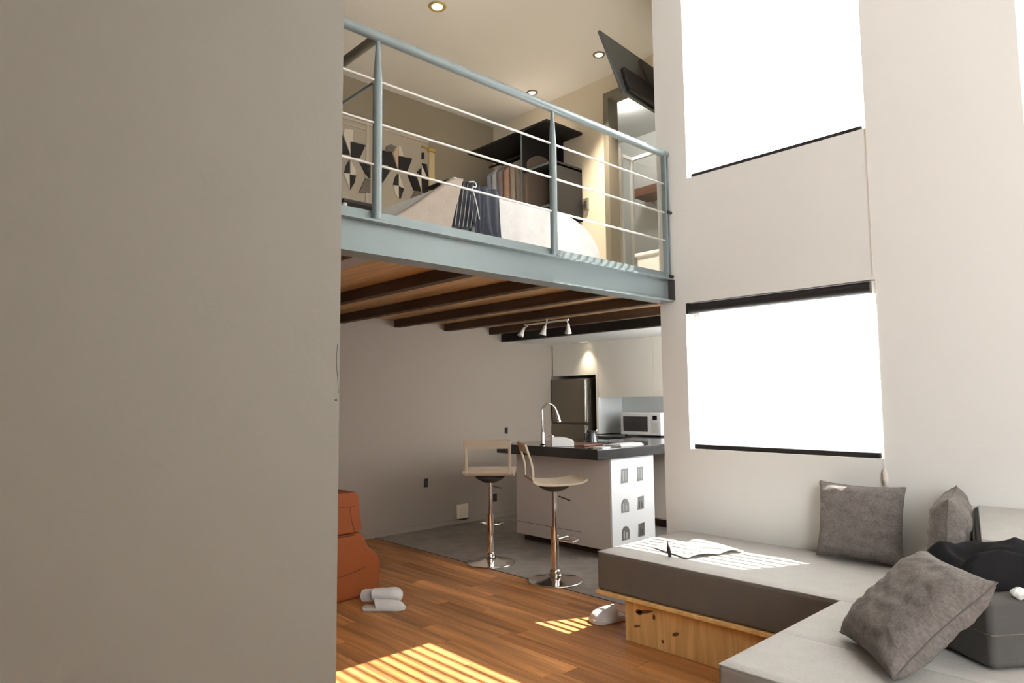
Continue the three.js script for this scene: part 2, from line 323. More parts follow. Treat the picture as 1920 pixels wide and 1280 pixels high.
{ // upper cabinets and the fridge niche
  const g = thing('wall_cabinet', 'cream wall cabinets above the microwave and fridge', 'cabinet');
  mesh('carcass', [bx(6.0, 6.42, 1.315, 1.954, -4.99, -2.7), bx(6.0, 6.42, 1.575, 1.954, -5.71, -4.99)], M.cabinetKitchen, g);
  mesh('door', bx(5.98, 6.0, 1.575, 1.953, -5.705, -4.998), M.cabinetKitchen, g);
  for (let i = 0; i < 3; i++) mesh('door', bx(5.98, 6.0, 1.315, 1.953, -4.995 + i * 0.76, -4.995 + i * 0.76 + 0.757), M.cabinetKitchen, g);
  mesh('niche_panel', bx(5.98, 6.42, 0.9, 1.575, -5.03, -5.0), M.cabinetKitchen, g);
  mesh('niche_lining', bx(5.985, 6.42, 0.0, 1.574, -5.034, -5.03), M.black, g);
  mesh('splashback', [bx(6.41, 6.42, 0.9, 1.315, -5.0, -2.7), bx(5.99, 6.41, 0.9, 1.314, -5.0, -4.995)], M.splash, g);
}
{
  const g = thing('refrigerator', 'dark bronze two-door refrigerator in a black niche', 'refrigerator');
  mesh('body', bx(6.0, 6.40, 0.02, 1.53, -5.70, -5.13), M.fridge, g);
  const d1 = mesh('door', rbx(5.945, 5.998, 1.02, 1.53, -5.70, -5.14, 0.008, 2), M.fridge, g);
  const d2 = mesh('door', rbx(5.945, 5.998, 0.05, 1.005, -5.70, -5.14, 0.008, 2), M.fridge, g);
  mesh('handle', rbx(5.925, 5.946, 1.03, 1.52, -5.165, -5.142, 0.004, 1), M.chrome, d1);
  mesh('handle', rbx(5.925, 5.946, 0.3, 1.0, -5.165, -5.142, 0.004, 1), M.chrome, d2);
  for (const x of [6.02, 6.34]) for (const z of [-5.68, -5.19]) mesh('foot', bx(x, x + 0.04, 0, 0.02, z, z + 0.04), M.black, g);
}
{
  const g = thing('microwave', 'white microwave oven on the black worktop', 'microwave'), z0 = -4.66, z1 = -4.14, x = 5.95;
  mesh('case', rbx(x + 0.012, 6.33, 0.905, 1.145, z0, z1, 0.012), M.white, g);
  const d = mesh('door', rbx(x, x + 0.012, 0.91, 1.14, z0, z1 - 0.135, 0.004, 2), M.white, g);
  mesh('door_glass', bx(x - 0.002, x, 0.945, 1.105, z0 + 0.035, z1 - 0.165), M.blackGloss, d);
  const c = mesh('control_panel', rbx(x, x + 0.012, 0.91, 1.14, z1 - 0.133, z1, 0.004, 2), M.white, g);
  mesh('display', bx(x - 0.002, x, 1.07, 1.115, z1 - 0.10, z1 - 0.045), M.black, c);
  mesh('keypad', bx(x - 0.0015, x, 0.93, 1.045, z1 - 0.115, z1 - 0.03), S(0.62, 0.62, 0.6, 0.5), c);
  for (const x of [5.98, 6.28]) for (const z of [z0 + 0.03, z1 - 0.05]) mesh('foot', bx(x, x + 0.02, 0.893, 0.906, z, z + 0.02), M.black, g);
}
{ // tap
  const g = thing('kitchen_tap', 'tall chrome pull-down tap on the island worktop', 'tap'), x = 4.36, z = -4.30, y = 0.893;
  mesh('base', lathe([[0, 0], [0.024, 0], [0.024, 0.012], [0.018, 0.02], [0.017, 0.11], [0, 0.11]], 20).translate(x, y, z), M.chrome, g);
  const R = [0.72, 0.69];
  mesh('spout', tube([V(x, y + 0.1, z), V(x, y + 0.25, z), V(x + 0.005 * R[0], y + 0.32, z), V(x + 0.05 * R[0], y + 0.365, z + 0.05 * R[1]), V(x + 0.10 * R[0], y + 0.35, z + 0.10 * R[1]), V(x + 0.135 * R[0], y + 0.28, z + 0.135 * R[1])], 0.0095), M.chrome, g);
  mesh('spray_head', rod(V(x + 0.133 * R[0], y + 0.285, z + 0.133 * R[1]), V(x + 0.155 * R[0], y + 0.20, z + 0.155 * R[1]), 0.012, 16, 0.017), M.chrome, g);
  mesh('lever', rod(V(x + 0.01, y + 0.07, z + 0.01), V(x + 0.06, y + 0.09, z + 0.055), 0.005, 10), M.chrome, g);
}
{ // white dish box / caddy
  const g = thing('bread_bin', 'white curved-lid box beside the tap', 'box');
  const s = new THREE.Shape(); s.moveTo(0, 0); s.lineTo(0.19, 0); s.lineTo(0.19, 0.05); s.quadraticCurveTo(0.12, 0.085, 0, 0.08); s.closePath();
  const k = mesh('bin_body', extrude(s, 0.14, 0.006, 2), M.white, g); mesh('lid_knob', rod(V(0.012, 0.078, 0.07), V(0.012, 0.095, 0.07), 0.011, 12), M.white, g);
  g.position.set(4.30, 0.893, -4.14); g.rotation.y = -0.75;
}
single('chopping_board', 'reddish brown wooden board lying on the worktop', 'chopping board', rbx(4.42, 4.68, 0.893, 0.908, -4.22, -3.86, 0.006, 2), S(0.20, 0.085, 0.055, 0.6, { map: plyTex }));
single('paper_slip', 'small white slip at the worktop corner', 'paper', bx(4.30, 4.40, 0.893, 0.905, -3.66, -3.56), M.white);
{
  const g = thing('notebook', 'white open notebook on the black worktop', 'notebook');
  mesh('page', rbx(4.62, 4.94, 0.893, 0.900, -3.80, -3.62, 0.003, 1), M.white, g); mesh('page', rbx(4.66, 4.97, 0.900, 0.906, -3.79, -3.66, 0.003, 1), M.white, g);
}
{
  const g = thing('coffee_maker', 'small black coffee pot with steel spout', 'coffee pot', null, [4.80, 0.893, -4.10]);
  mesh('body', lathe([[0, 0], [0.055, 0], [0.058, 0.01], [0.05, 0.06], [0.042, 0.09], [0.05, 0.11], [0.0, 0.115]], 20), M.blackGloss, g);
  mesh('handle', tube([V(-0.045, 0.09, 0), V(-0.085, 0.085, 0), V(-0.088, 0.04, 0), V(-0.05, 0.02, 0)], 0.007, 20, 8), M.black, g);
  mesh('spout', rod(V(0.04, 0.075, 0), V(0.075, 0.12, 0), 0.012, 12, 0.006), M.chrome, g);
}
{
  const g = thing('hob', 'black glass hob set into the worktop', 'hob');
  mesh('glass_plate', rbx(4.86, 5.24, 0.893, 0.899, -4.22, -3.86, 0.003, 1), M.blackGloss, g);
  for (const [x, z] of [[4.96, -4.1], [5.14, -4.1], [4.96, -3.96], [5.14, -3.96]]) mesh('cooking_zone', new THREE.TorusGeometry(0.055, 0.002, 6, 32).rotateX(Math.PI / 2).translate(x, 0.9, z), S(0.2, 0.2, 0.2, 0.4), g);
}
// wall sockets
function socket(x, y, w, h, label, dark) {
  const g = thing('wall_socket', label, 'socket', null);
  mesh('plate', rbx(x - w / 2, x + w / 2, y - h / 2, y + h / 2, ZB, ZB + 0.012, 0.003, 1), dark ? M.black : S(0.82, 0.76, 0.62, 0.5), g);
  mesh('rocker', rbx(x - w / 4, x + w / 4, y - h / 4, y + h / 4, ZB + 0.012, ZB + 0.017, 0.002, 1), dark ? M.steelDark : S(0.80, 0.74, 0.6, 0.5), g);
}
socket(4.096, 0.462, 0.045, 0.085, 'small black socket low on the grey back wall by the orange chair', true);
socket(5.21, 0.947, 0.04, 0.065, 'small black switch high on the back wall near the tap', true);
socket(5.03, 0.217, 0.05, 0.08, 'small black socket low on the wall behind the bar stool', true);
socket(4.57, 0.115, 0.155, 0.17, 'square cream cover plate just above the skirting', false);

// ------------------------------------------------------------------ bar stools
function barStool(label, pos, dir) {
  const g = thing('bar_stool', label, 'bar stool', 'bar stools at the kitchen island', pos, Math.atan2(-dir[1], dir[0]));  // local +x = forward
  const cs = (pts, w) => { const e = extrude(curvePoly(pts, 0.016), w, 0.005, 2); return e.translate(0, 0, -w / 2); };
  mesh('seat', cs([[0.2, 0.735], [0.16, 0.712], [0.05, 0.70], [-0.08, 0.70], [-0.16, 0.712], [-0.19, 0.735]], 0.40), M.cream, g);
  for (const s of [-1, 1]) mesh('back_upright', cs([[-0.185, 0.72], [-0.185, 0.80], [-0.20, 0.87], [-0.222, 0.94]], 0.022).translate(0, 0, s * 0.172), M.cream, g);
  mesh('backrest', cs([[-0.216, 0.92], [-0.227, 0.955], [-0.238, 0.985]], 0.37), M.cream, g);
  mesh('seat_bowl', lathe([[0, 0.63], [0.05, 0.635], [0.10, 0.66], [0.135, 0.695], [0, 0.695]], 32), M.steelDark, g);
  mesh('gas_column', lathe([[0, 0.06], [0.03, 0.06], [0.028, 0.38], [0.019, 0.385], [0.018, 0.64], [0, 0.64]], 24), M.chrome, g);
  mesh('height_lever', rod(V(0.03, 0.60, 0.02), V(0.10, 0.575, 0.08), 0.005, 8), M.steelDark, g);
  mesh('column_collar', lathe([[0, 0.04], [0.045, 0.04], [0.04, 0.075], [0.03, 0.085], [0, 0.085]], 24), M.chrome, g);
  mesh('base_disc', lathe([[0, 0.0], [0.19, 0.0], [0.195, 0.006], [0.185, 0.012], [0.09, 0.024], [0.045, 0.042], [0, 0.042]], 48), M.chrome, g);
  mesh('footrest', tube([V(0.03, 0.29, 0.02), V(0.12, 0.29, 0.09), V(0.165, 0.29, 0), V(0.12, 0.29, -0.09), V(0.03, 0.29, -0.02)], 0.008, 32, 8), M.chrome, g);
  return g;
}
function curvePoly(pts, t) { // thin closed band along a curve
  const c = new THREE.SplineCurve(pts.map(p => new THREE.Vector2(...p))), n = 24, a = [], b = [];
  for (let i = 0; i <= n; i++) { const p = c.getPoint(i / n), d = c.getTangent(i / n); a.push([p.x - d.y * t / 2, p.y + d.x * t / 2]); b.unshift([p.x + d.y * t / 2, p.y - d.x * t / 2]); }
  return poly([...a, ...b]);
}
barStool('cream bar stool with open back frame nearer the back wall', [3.63, 0.001, -4.18], [0.72, -0.69]);
barStool('cream bar stool in profile nearer the daybed', [3.60, 0.001, -3.44], [0.82, 0.57]);

// ------------------------------------------------------------------ lamps
function downlight(label, x, y, z, cd, group, ringMat = M.brass, k = 1) {
  const g = thing('downlight', label, 'downlight', group);
  mesh('ring', lathe([[0.036, -0.004], [0.05, -0.014], [0.058, -0.004], [0.058, 0], [0.034, 0], [0.036, -0.004]], 32).scale(k, 1, k).translate(x, y, z), ringMat, g);
  mesh('lamp_disc', lathe([[0, -0.008], [0.034, -0.008], [0.036, -0.001], [0, -0.001]], 24).scale(k, 1, k).translate(x, y, z), new THREE.MeshStandardMaterial({ color: 0xffffff, emissive: C(1, 0.86, 0.6), emissiveIntensity: 4 }), g);
  const l = new THREE.SpotLight(C(1, 0.87, 0.68), cd, 0, 0.75, 0.8, 2); l.position.set(x, y - 0.02, z); l.target.position.set(x, y - 2, z); l.castShadow = true; l.shadow.radius = 1.5; scene.add(l, l.target);
}
downlight('recessed brass downlight in the high ceiling over the bed', 3.111, YC, -4.19, 13, 'downlights in the high ceiling', M.brass, 1.25);
downlight('recessed downlight in the high ceiling beside the television', 4.673, YC, -3.813, 32, 'downlights in the high ceiling', M.frameOlive);
downlight('recessed downlight in the high ceiling above the open wardrobe', 4.755, YC, -4.771, 42, 'downlights in the high ceiling', M.frameOlive);
downlight('small warm downlight washing the cabinet above the fridge', 5.90, 1.955, -5.135, 1.1, 'downlights in the kitchen ceiling', M.white);
{ // three-headed spot bar below the mezzanine
  const g = thing('track_light', 'white three-headed spotlight bar under the mezzanine joists', 'spotlight bar');
  const x = 4.62, y = 2.03;
  mesh('ceiling_rose', rod(V(x - 0.03, 2.075, -4.45), V(x - 0.03, 2.106, -4.45), 0.045, 24), M.white, g);
  mesh('stem', rod(V(x - 0.03, y, -4.45), V(x - 0.03, 2.08, -4.45), 0.008, 10), M.white, g);
  mesh('bar', rod(V(x, y, -4.78), V(x, y, -4.20), 0.009, 12), M.white, g);
  for (const [z, tx] of [[-4.74, -0.05], [-4.48, -0.02], [-4.23, 0.03]]) {
    const h = mesh('spot_head', lathe([[0.012, 0], [0.016, -0.03], [0.032, -0.085], [0.034, -0.09], [0.028, -0.085], [0.010, -0.02], [0.012, 0]], 24), M.white, g);
    h.position.set(x + tx, y - 0.035, z); h.rotation.set(0.25, 0, tx * 8);
    mesh('arm', rod(V(0, -0.005, 0), V(-tx * 0.6, 0.035, 0), 0.005, 8), M.white, h);
  }
}

// ------------------------------------------------------------------ living area: daybed, corner seat, cushions
const pineBox = (x0, x1, y0, y1, z0, z1) => rbx(x0, x1, y0, y1, z0, z1, 0.003, 1);
{
  const g = thing('daybed', 'long grey daybed on a pine platform under the lower window', 'daybed');
  mesh('platform_board', pineBox(2.955, 3.795, 0.225, 0.245, -2.52, 0.25), M.pine, g);
  const panel = mesh('base_panel', pineBox(3.01, 3.035, 0.0, 0.225, -2.36, 0.2), M.pine, g);
  mesh('base_panel', pineBox(3.035, 3.79, 0, 0.225, -2.36, -2.335), M.pine, g);
  mesh('base_panel', pineBox(3.035, 3.79, 0, 0.225, 0.175, 0.2), M.pine, g);
  // knots in the pine front panel
  for (const [z, y, w, h, a] of [[-2.23, 0.175, 0.075, 0.012, 0.25], [-2.265, 0.165, 0.03, 0.02, 0], [-2.17, 0.16, 0.012, 0.02, 0], [-2.28, 0.09, 0.03, 0.01, 0.3], [-2.04, 0.105, 0.03, 0.012, 0.4], [-2.12, 0.05, 0.012, 0.012, 0]]) {
    const k = new THREE.CircleGeometry(0.5, 14); k.scale(w * 1.5, h * 1.5, 1); k.rotateZ(a); k.rotateY(-Math.PI / 2); k.translate(3.0092, y, z); mesh('knot', k, M.knot, panel);
  }
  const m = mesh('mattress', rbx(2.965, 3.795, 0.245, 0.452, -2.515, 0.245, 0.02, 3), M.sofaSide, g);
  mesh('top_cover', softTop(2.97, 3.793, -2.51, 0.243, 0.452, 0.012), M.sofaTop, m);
}
function softTop(x0, x1, z0, z1, y, h) { // shallow padded sheet with slight creases
  const nx = 28, nz = 70, g = new THREE.BoxGeometry(x1 - x0, h, z1 - z0, nx, 1, nz); g.translate((x0 + x1) / 2, y + h / 2 - 0.004, (z0 + z1) / 2);
  const p = g.attributes.position;
  for (let i = 0; i < p.count; i++) if (p.getY(i) > y) {
    const x = p.getX(i), z = p.getZ(i), e = Math.min(1, Math.min(x - x0, x1 - x, z - z0, z1 - z) / 0.015);
    p.setY(i, y - 0.004 + h * (0.3 + 0.7 * Math.sqrt(Math.max(0, e))) + 0.0022 * noise.noise(x * 5 + z * 3, z * 2.5, 3) * e);
  }
  g.computeVertexNormals(); return metreUV(g);
}
{
  const g = thing('corner_seat', 'square grey corner seat projecting from the daybed', 'seat');
  mesh('base', pineBox(2.06, 2.94, 0, 0.225, -1.13, 0.1), M.pine, g);
  mesh('platform_board', pineBox(2.01, 2.948, 0.225, 0.245, -1.19, 0.15), M.pine, g);
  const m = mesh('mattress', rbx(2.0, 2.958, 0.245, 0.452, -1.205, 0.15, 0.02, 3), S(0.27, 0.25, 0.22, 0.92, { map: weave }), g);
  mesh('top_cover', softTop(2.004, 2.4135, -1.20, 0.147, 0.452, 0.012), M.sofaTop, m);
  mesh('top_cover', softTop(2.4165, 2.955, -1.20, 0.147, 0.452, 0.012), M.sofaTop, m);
}
// soft square cushion lying in its own xy plane, bulging in z
function cushionGeo(w, h, t, sd, wr = 1) {
  const n = 44, geos = [];
  for (const side of [1, -1]) {
    const pos = [], uv = [], idx = [];
    for (let j = 0; j <= n; j++) for (let i = 0; i <= n; i++) {
      const u = i / n * 2 - 1, v = j / n * 2 - 1;
      const pinch = 1 - 0.07 * (1 - v * v) * Math.abs(u) ** 3, pinchV = 1 - 0.07 * (1 - u * u) * Math.abs(v) ** 3;
      const b = Math.pow(Math.max(0, (1 - u ** 4) * (1 - v ** 4)), 0.55);
      const edge = Math.max(Math.abs(u), Math.abs(v));
      const wrinkle = wr * (0.010 * noise.noise(u * 2.2 + sd, v * 5 + sd, sd) + 0.006 * noise.noise(u * 6 + sd, v * 9, sd * 2)) * Math.min(1, (1 - edge) * 6 + 0.1) * (0.4 + edge);
      const x = u * w / 2 * pinch, y = v * h / 2 * pinchV;
      pos.push(x, y, side * (b * t / 2 + wrinkle * b * 1.2 + 0.002) + 0.006 * noise.noise(u * 3 + sd, v * 3, 8) * wr); uv.push(x + sd, y + side);
    }
    for (let j = 0; j < n; j++) for (let i = 0; i < n; i++) { const a = j * (n + 1) + i, b = a + 1, c = a + n + 1, d = c + 1; side > 0 ? idx.push(a, b, c, b, d, c) : idx.push(a, c, b, b, c, d); }
    const g = new THREE.BufferGeometry(); g.setAttribute('position', new THREE.Float32BufferAttribute(pos, 3)); g.setAttribute('uv', new THREE.Float32BufferAttribute(uv, 2)); g.setIndex(idx); g.computeVertexNormals(); geos.push(g);
  }
  return mergeGeometries(geos);
}
function orient(o, center, xAxis, yAxis) {
  const X = V(...xAxis).normalize(), Y0 = V(...yAxis), Z = new THREE.Vector3().crossVectors(X, Y0).normalize(), Y = new THREE.Vector3().crossVectors(Z, X);
  o.quaternion.setFromRotationMatrix(new THREE.Matrix4().makeBasis(X, Y, Z)); o.position.set(...center); return o;
}
function cushion(label, w, h, t, sd, center, xAxis, yAxis) {
  const c = thing('cushion', label, 'cushion', 'grey cushions on the corner sofa'); orient(c, center, xAxis, yAxis);
  mesh('cover', cushionGeo(w, h, t, sd, 0.75), M.cushion, c);
  const pts = []; for (let k = 0; k < 80; k++) { const s = k / 20, q = Math.floor(s), f = (s - q) * 2 - 1, [u, v] = [[f, -1], [1, f], [-f, 1], [-1, -f]][q]; pts.push(V(u * w / 2 * (1 - 0.07 * (1 - v * v) * Math.abs(u) ** 3), v * h / 2 * (1 - 0.07 * (1 - u * u) * Math.abs(v) ** 3), 0.006 * noise.noise(u * 3 + sd, v * 3, 8))); }
  mesh('seam', new THREE.TubeGeometry(new THREE.CatmullRomCurve3(pts, true), 120, 0.003, 6, true), M.cushion, c);
}
cushion('grey melange cushion leaning on the wall below the window', 0.42, 0.385, 0.13, 3.1, [3.69, 0.658, -1.375], [0, 0, 1], [0.22, 1, 0]);
cushion('grey cushion standing edge-on against the sofa backrest', 0.42, 0.40, 0.15, 7.7, [3.50, 0.672, -0.925], [0.97, 0.03, -0.16], [0.02, 1, 0.10]);
{
  const B1 = V(2.475, 0.485, -0.995), B2 = V(2.205, 0.485, -0.76), e = B2.clone().sub(B1).normalize(), lean = V(-e.z, 0, e.x), th = 0.74; if (lean.x < 0) lean.negate();
  const up = lean.clone().multiplyScalar(Math.cos(th)).add(V(0, Math.sin(th), 0)), c = B1.clone().add(B2).multiplyScalar(0.5).addScaledVector(up, 0.20);
  cushion('large grey cushion propped diagonally on the corner seat', 0.41, 0.41, 0.15, 12.4, c.toArray(), e.toArray(), up.toArray());
}
{ // backrest wedge along the wall
  const s = poly([[3.26, 0.466], [3.79, 0.466], [3.79, 0.775], [3.30, 0.705], [3.26, 0.68]]);
  const g = thing('sofa_backrest', 'grey wedge backrest block against the window wall', 'backrest');
  const shear = (q) => { const p = q.attributes.position; for (let i = 0; i < p.count; i++) p.setZ(i, p.getZ(i) + (3.79 - p.getX(i)) * 0.24); q.computeVertexNormals(); return q; };
  const top = shear(extrude(s, 0.9, 0.022, 4).translate(0, 0, -0.90));
  mesh('cushion_body', metreUV(top), M.blockGrey, g);
  const t2 = poly([[3.30, 0.706], [3.785, 0.775], [3.785, 0.785], [3.305, 0.716]]);
  mesh('top_cover', metreUV(shear(extrude(t2, 0.86, 0.003, 1).translate(0, 0, -0.88))), M.sofaTop, g);
}
{ // loose bolster block, turned
  const g = thing('bolster_block', 'charcoal bolster block standing turned on the corner seat', 'bolster', null, [2.505, 0.467, -0.57], -0.61);
  mesh('block', rbx(0.0, 0.50, 0, 0.205, -0.36, 0.0, 0.02, 3), M.blockGrey, g);
  mesh('seam', rbx(-0.002, 0.502, 0.100, 0.104, -0.362, 0.002, 0.0015, 1), M.sofaSide, g);
}
{ // dark jacket thrown over the block
  const nx = 60, nz = 40, pos = [], uv = [], idx = [];
  for (let j = 0; j <= nz; j++) for (let i = 0; i <= nx; i++) {
    const u = i / nx, v = j / nz, e = Math.min(1, Math.min(u, 1 - u, v, 1 - v) * 7);
    const x = -0.27 + 0.54 * u + 0.02 * noise.noise(v * 4, u * 2, 2), z = -0.14 + 0.28 * v + 0.025 * noise.noise(u * 4, v * 2, 5);
    const y = Math.sqrt(e) * (0.075 + 0.03 * Math.sin(v * 9 + 2 * noise.noise(u * 3, v * 2, 1)) + 0.025 * noise.noise(u * 5, v * 7, 4)) + 0.002;
    pos.push(x, y, z); uv.push(x, z);
  }
  for (let j = 0; j < nz; j++) for (let i = 0; i < nx; i++) { const a = j * (nx + 1) + i, b = a + 1, c = a + nx + 1, d = c + 1; idx.push(a, c, b, b, c, d); }
  const g = new THREE.BufferGeometry(); g.setAttribute('position', new THREE.Float32BufferAttribute(pos, 3)); g.setAttribute('uv', new THREE.Float32BufferAttribute(uv, 2)); g.setIndex(idx); g.computeVertexNormals();
  const t = thing('jacket', 'crumpled black jacket lying over the bolster block', 'jacket', null, [2.87, 0.672, -0.585], -0.62);
  mesh('cloth', g, P(0.010, 0.010, 0.011, 0.9, { specularIntensity: 0.25, side: THREE.DoubleSide }), t);
  mesh('zip', tube([V(-0.26, 0.03, 0.11), V(-0.1, 0.075, 0.10), V(0.08, 0.07, 0.11), V(0.25, 0.04, 0.12)], 0.003, 40, 6), M.fridge, t);
}
{ // crumpled paper beside the jacket
  const g = new THREE.IcosahedronGeometry(0.022, 4), p = g.attributes.position;
  for (let i = 0; i < p.count; i++) { const v = V(p.getX(i), p.getY(i), p.getZ(i)), k = 1 + 0.28 * noise.noise(v.x * 80, v.y * 80, v.z * 80); p.setXYZ(i, v.x * k, v.y * k * 0.8, v.z * k); }
  g.computeVertexNormals();
  single('crumpled_tissue', 'small crumpled white tissue beside the black jacket', 'tissue', g, M.white).position.set(2.612, 0.686, -0.512);
}
{ // open sketch pad with a pen
  const g = thing('sketch_pad', 'open white sketch pad with faint pencil writing on the daybed', 'sketch pad', null, [3.36, 0.464, -2.10], -0.35);
  const page = (x0, x1, curl) => { const p = new THREE.BoxGeometry(x1 - x0, 0.004, 0.30, 14, 1, 14); p.translate((x0 + x1) / 2, 0.004, 0); const a = p.attributes.position; for (let i = 0; i < a.count; i++) { const t = (a.getX(i) - x0) / (x1 - x0); a.setY(i, a.getY(i) + curl * Math.sin(t * Math.PI) + 0.003 * noise.noise(a.getX(i) * 9, a.getZ(i) * 9, 1)); } p.computeVertexNormals(); return p; };
  const l = mesh('page', page(-0.21, 0, 0.012), M.white, g), r = mesh('page', page(0.0, 0.17, 0.014), M.white, g);
  const ink = S(0.45, 0.42, 0.38, 0.9), lines = [];
  for (let k = 0; k < 9; k++) { let z = -0.13; while (z < 0.12) { const L = rr(0.01, 0.04); lines.push(bx(-0.195 + k * 0.018, -0.1915 + k * 0.018 + rr(0, 0.003), 0.0185, 0.0192, z, z + L)); z += L + rr(0.006, 0.02); } }
  mesh('writing', lines, ink, l);
}
{
  const g = thing('pen', 'dark pen leaning upright at the sketch pad edge', 'pen');
  mesh('barrel', rod(V(3.085, 0.466, -2.112), V(3.08, 0.515, -2.118), 0.009, 12, 0.010), M.black, g);
  mesh('tip', rod(V(3.08, 0.515, -2.118), V(3.076, 0.56, -2.123), 0.006, 10, 0.001), M.steelDark, g);
}

// ------------------------------------------------------------------ orange lounge chair, slippers
{
  const g = thing('lounge_chair', 'burnt orange leather lounge chair half behind the partition', 'chair');
  const seat = new THREE.Shape(); seat.moveTo(1.80, 0.002); seat.lineTo(2.47, 0.002); seat.quadraticCurveTo(2.525, 0.005, 2.532, 0.07); seat.lineTo(2.542, 0.19); seat.quadraticCurveTo(2.545, 0.235, 2.50, 0.275); seat.quadraticCurveTo(2.43, 0.335, 2.41, 0.39); seat.quadraticCurveTo(2.40, 0.425, 2.36, 0.425); seat.lineTo(1.80, 0.425); seat.closePath();
  mesh('seat_body', extrude(seat, 0.62, 0.022, 4, 20).translate(0, 0, -4.68), M.orange, g);
  const back = new THREE.Shape(); back.moveTo(1.82, 0.427); back.lineTo(2.36, 0.427); back.quadraticCurveTo(2.40, 0.427, 2.396, 0.465); back.lineTo(2.374, 0.65); back.quadraticCurveTo(2.368, 0.692, 2.335, 0.695); back.lineTo(1.86, 0.70); back.quadraticCurveTo(1.82, 0.70, 1.82, 0.66); back.closePath();
  mesh('backrest', extrude(back, 0.60, 0.012, 3, 20).translate(0, 0, -4.67), M.orange, g);
  mesh('zip', rod(V(1.9, 0.418, -4.066), V(2.335, 0.418, -4.066), 0.006, 8), M.orangeDark, g);
  mesh('seam', [tube([V(1.85, 0.165, -4.061), V(2.2, 0.16, -4.060), V(2.42, 0.195, -4.061), V(2.49, 0.21, -4.075)], 0.0025, 30, 6), tube([V(1.9, 0.605, -4.07), V(2.2, 0.605, -4.07), V(2.345, 0.602, -4.07)], 0.0025, 30, 6), tube([V(2.305, 0.6, -4.07), V(2.32, 0.5, -4.07), V(2.345, 0.43, -4.07)], 0.0025, 20, 6)], M.orangeDark, g);
}
function slipper(label, group) { // toe towards +x, length 0.26
  const g = thing('slipper', label, 'slipper', group);
  const o = curveShape([[-0.13, 0], [-0.115, 0.034], [-0.06, 0.038], [0.02, 0.043], [0.09, 0.046], [0.125, 0.025], [0.13, 0], [0.12, -0.03], [0.08, -0.045], [0.02, -0.04], [-0.06, -0.036], [-0.115, -0.033], [-0.13, 0]]);
  mesh('sole', extrude(o, 0.018, 0.004, 2, 40).rotateX(-Math.PI / 2), M.slipper, g);
  // insole and an arched upper over the front half, open towards the heel
  mesh('insole', extrude(o, 0.004, 0.0015, 1, 40).rotateX(-Math.PI / 2).scale(0.93, 1, 0.9).translate(0, 0.0175, 0), S(0.55, 0.54, 0.52, 0.95), g);
  const nu = 24, nv = 20, pos = [], uv = [], idx = [];
  for (let j = 0; j <= nv; j++) for (let i = 0; i <= nu; i++) {
    const t = j / nv, a = Math.PI * i / nu, lip = 0.02 * Math.sin(a);
    const x = -0.035 - lip * (1 - t) + (0.163 + lip * 0) * t, w = t < 0.55 ? 0.043 + 0.003 * t : 0.0447 * Math.sqrt(Math.max(0, 1 - ((t - 0.55) / 0.45) ** 2.2)), h = 0.052 * (1 - 0.25 * t) * (t < 0.6 ? 1 : Math.sqrt(Math.max(0, 1 - ((t - 0.6) / 0.4) ** 2)));
    pos.push(x, 0.012 + h * Math.sin(a), -w * Math.cos(a)); uv.push(x, a * 0.04);
  }
  for (let j = 0; j < nv; j++) for (let i = 0; i < nu; i++) { const a = j * (nu + 1) + i, b = a + 1, c = a + nu + 1, d = c + 1; idx.push(a, b, c, b, d, c); }
  const up = new THREE.BufferGeometry(); up.setAttribute('position', new THREE.Float32BufferAttribute(pos, 3)); up.setAttribute('uv', new THREE.Float32BufferAttribute(uv, 2)); up.setIndex(idx); up.computeVertexNormals();
  mesh('upper', up, M.slipperUpper, g);
  return g;
}
const s1 = slipper('white slipper lying flat on the timber floor', 'pair of white slippers by the orange chair'); s1.position.set(2.36, 0.001, -3.74); s1.rotation.y = -0.72; s1.scale.setScalar(1.05);
const s2 = slipper('white slipper tipped on its side beside the orange chair', 'pair of white slippers by the orange chair'); s2.position.set(2.43, 0.046, -3.875); s2.rotation.set(0.0, -0.70, 0); s2.rotateX(1.15); s2.scale.setScalar(1.05);
const s3 = slipper('white slipper poking out from under the pine daybed', null); s3.position.set(3.19, 0.001, -2.63); s3.rotation.y = Math.PI - 0.35; s3.scale.set(0.85, 1.35, 1.5);

// ------------------------------------------------------------------ sleeping loft
{
  const g = thing('bed', 'low white bed close behind the mezzanine railing', 'bed');
  const s = new THREE.Shape(); s.moveTo(1.75, 2.131); s.bezierCurveTo(1.85, 2.15, 1.97, 2.30, 2.10, 2.42); s.lineTo(2.95, 2.43); s.bezierCurveTo(3.18, 2.43, 3.33, 2.34, 3.375, 2.131); s.closePath();
  const m = mesh('mattress', metreUV(extrude(s, 1.95, 0.03, 4, 30).translate(0, 0, -4.69)), M.bedWhite, g);
}
{ // beige throw falling over the bed's corner
  const s = new THREE.Shape(); s.moveTo(1.66, 2.131); s.bezierCurveTo(1.75, 2.16, 1.95, 2.33, 2.10, 2.445); s.lineTo(2.16, 2.447); s.lineTo(2.10, 2.25); s.lineTo(2.07, 2.131); s.closePath();
  single('throw_blanket', 'beige throw spilling over the corner of the white bed', 'blanket', metreUV(extrude(s, 0.06, 0.012, 3, 30).translate(0, 0, -2.735)), M.beige);
}
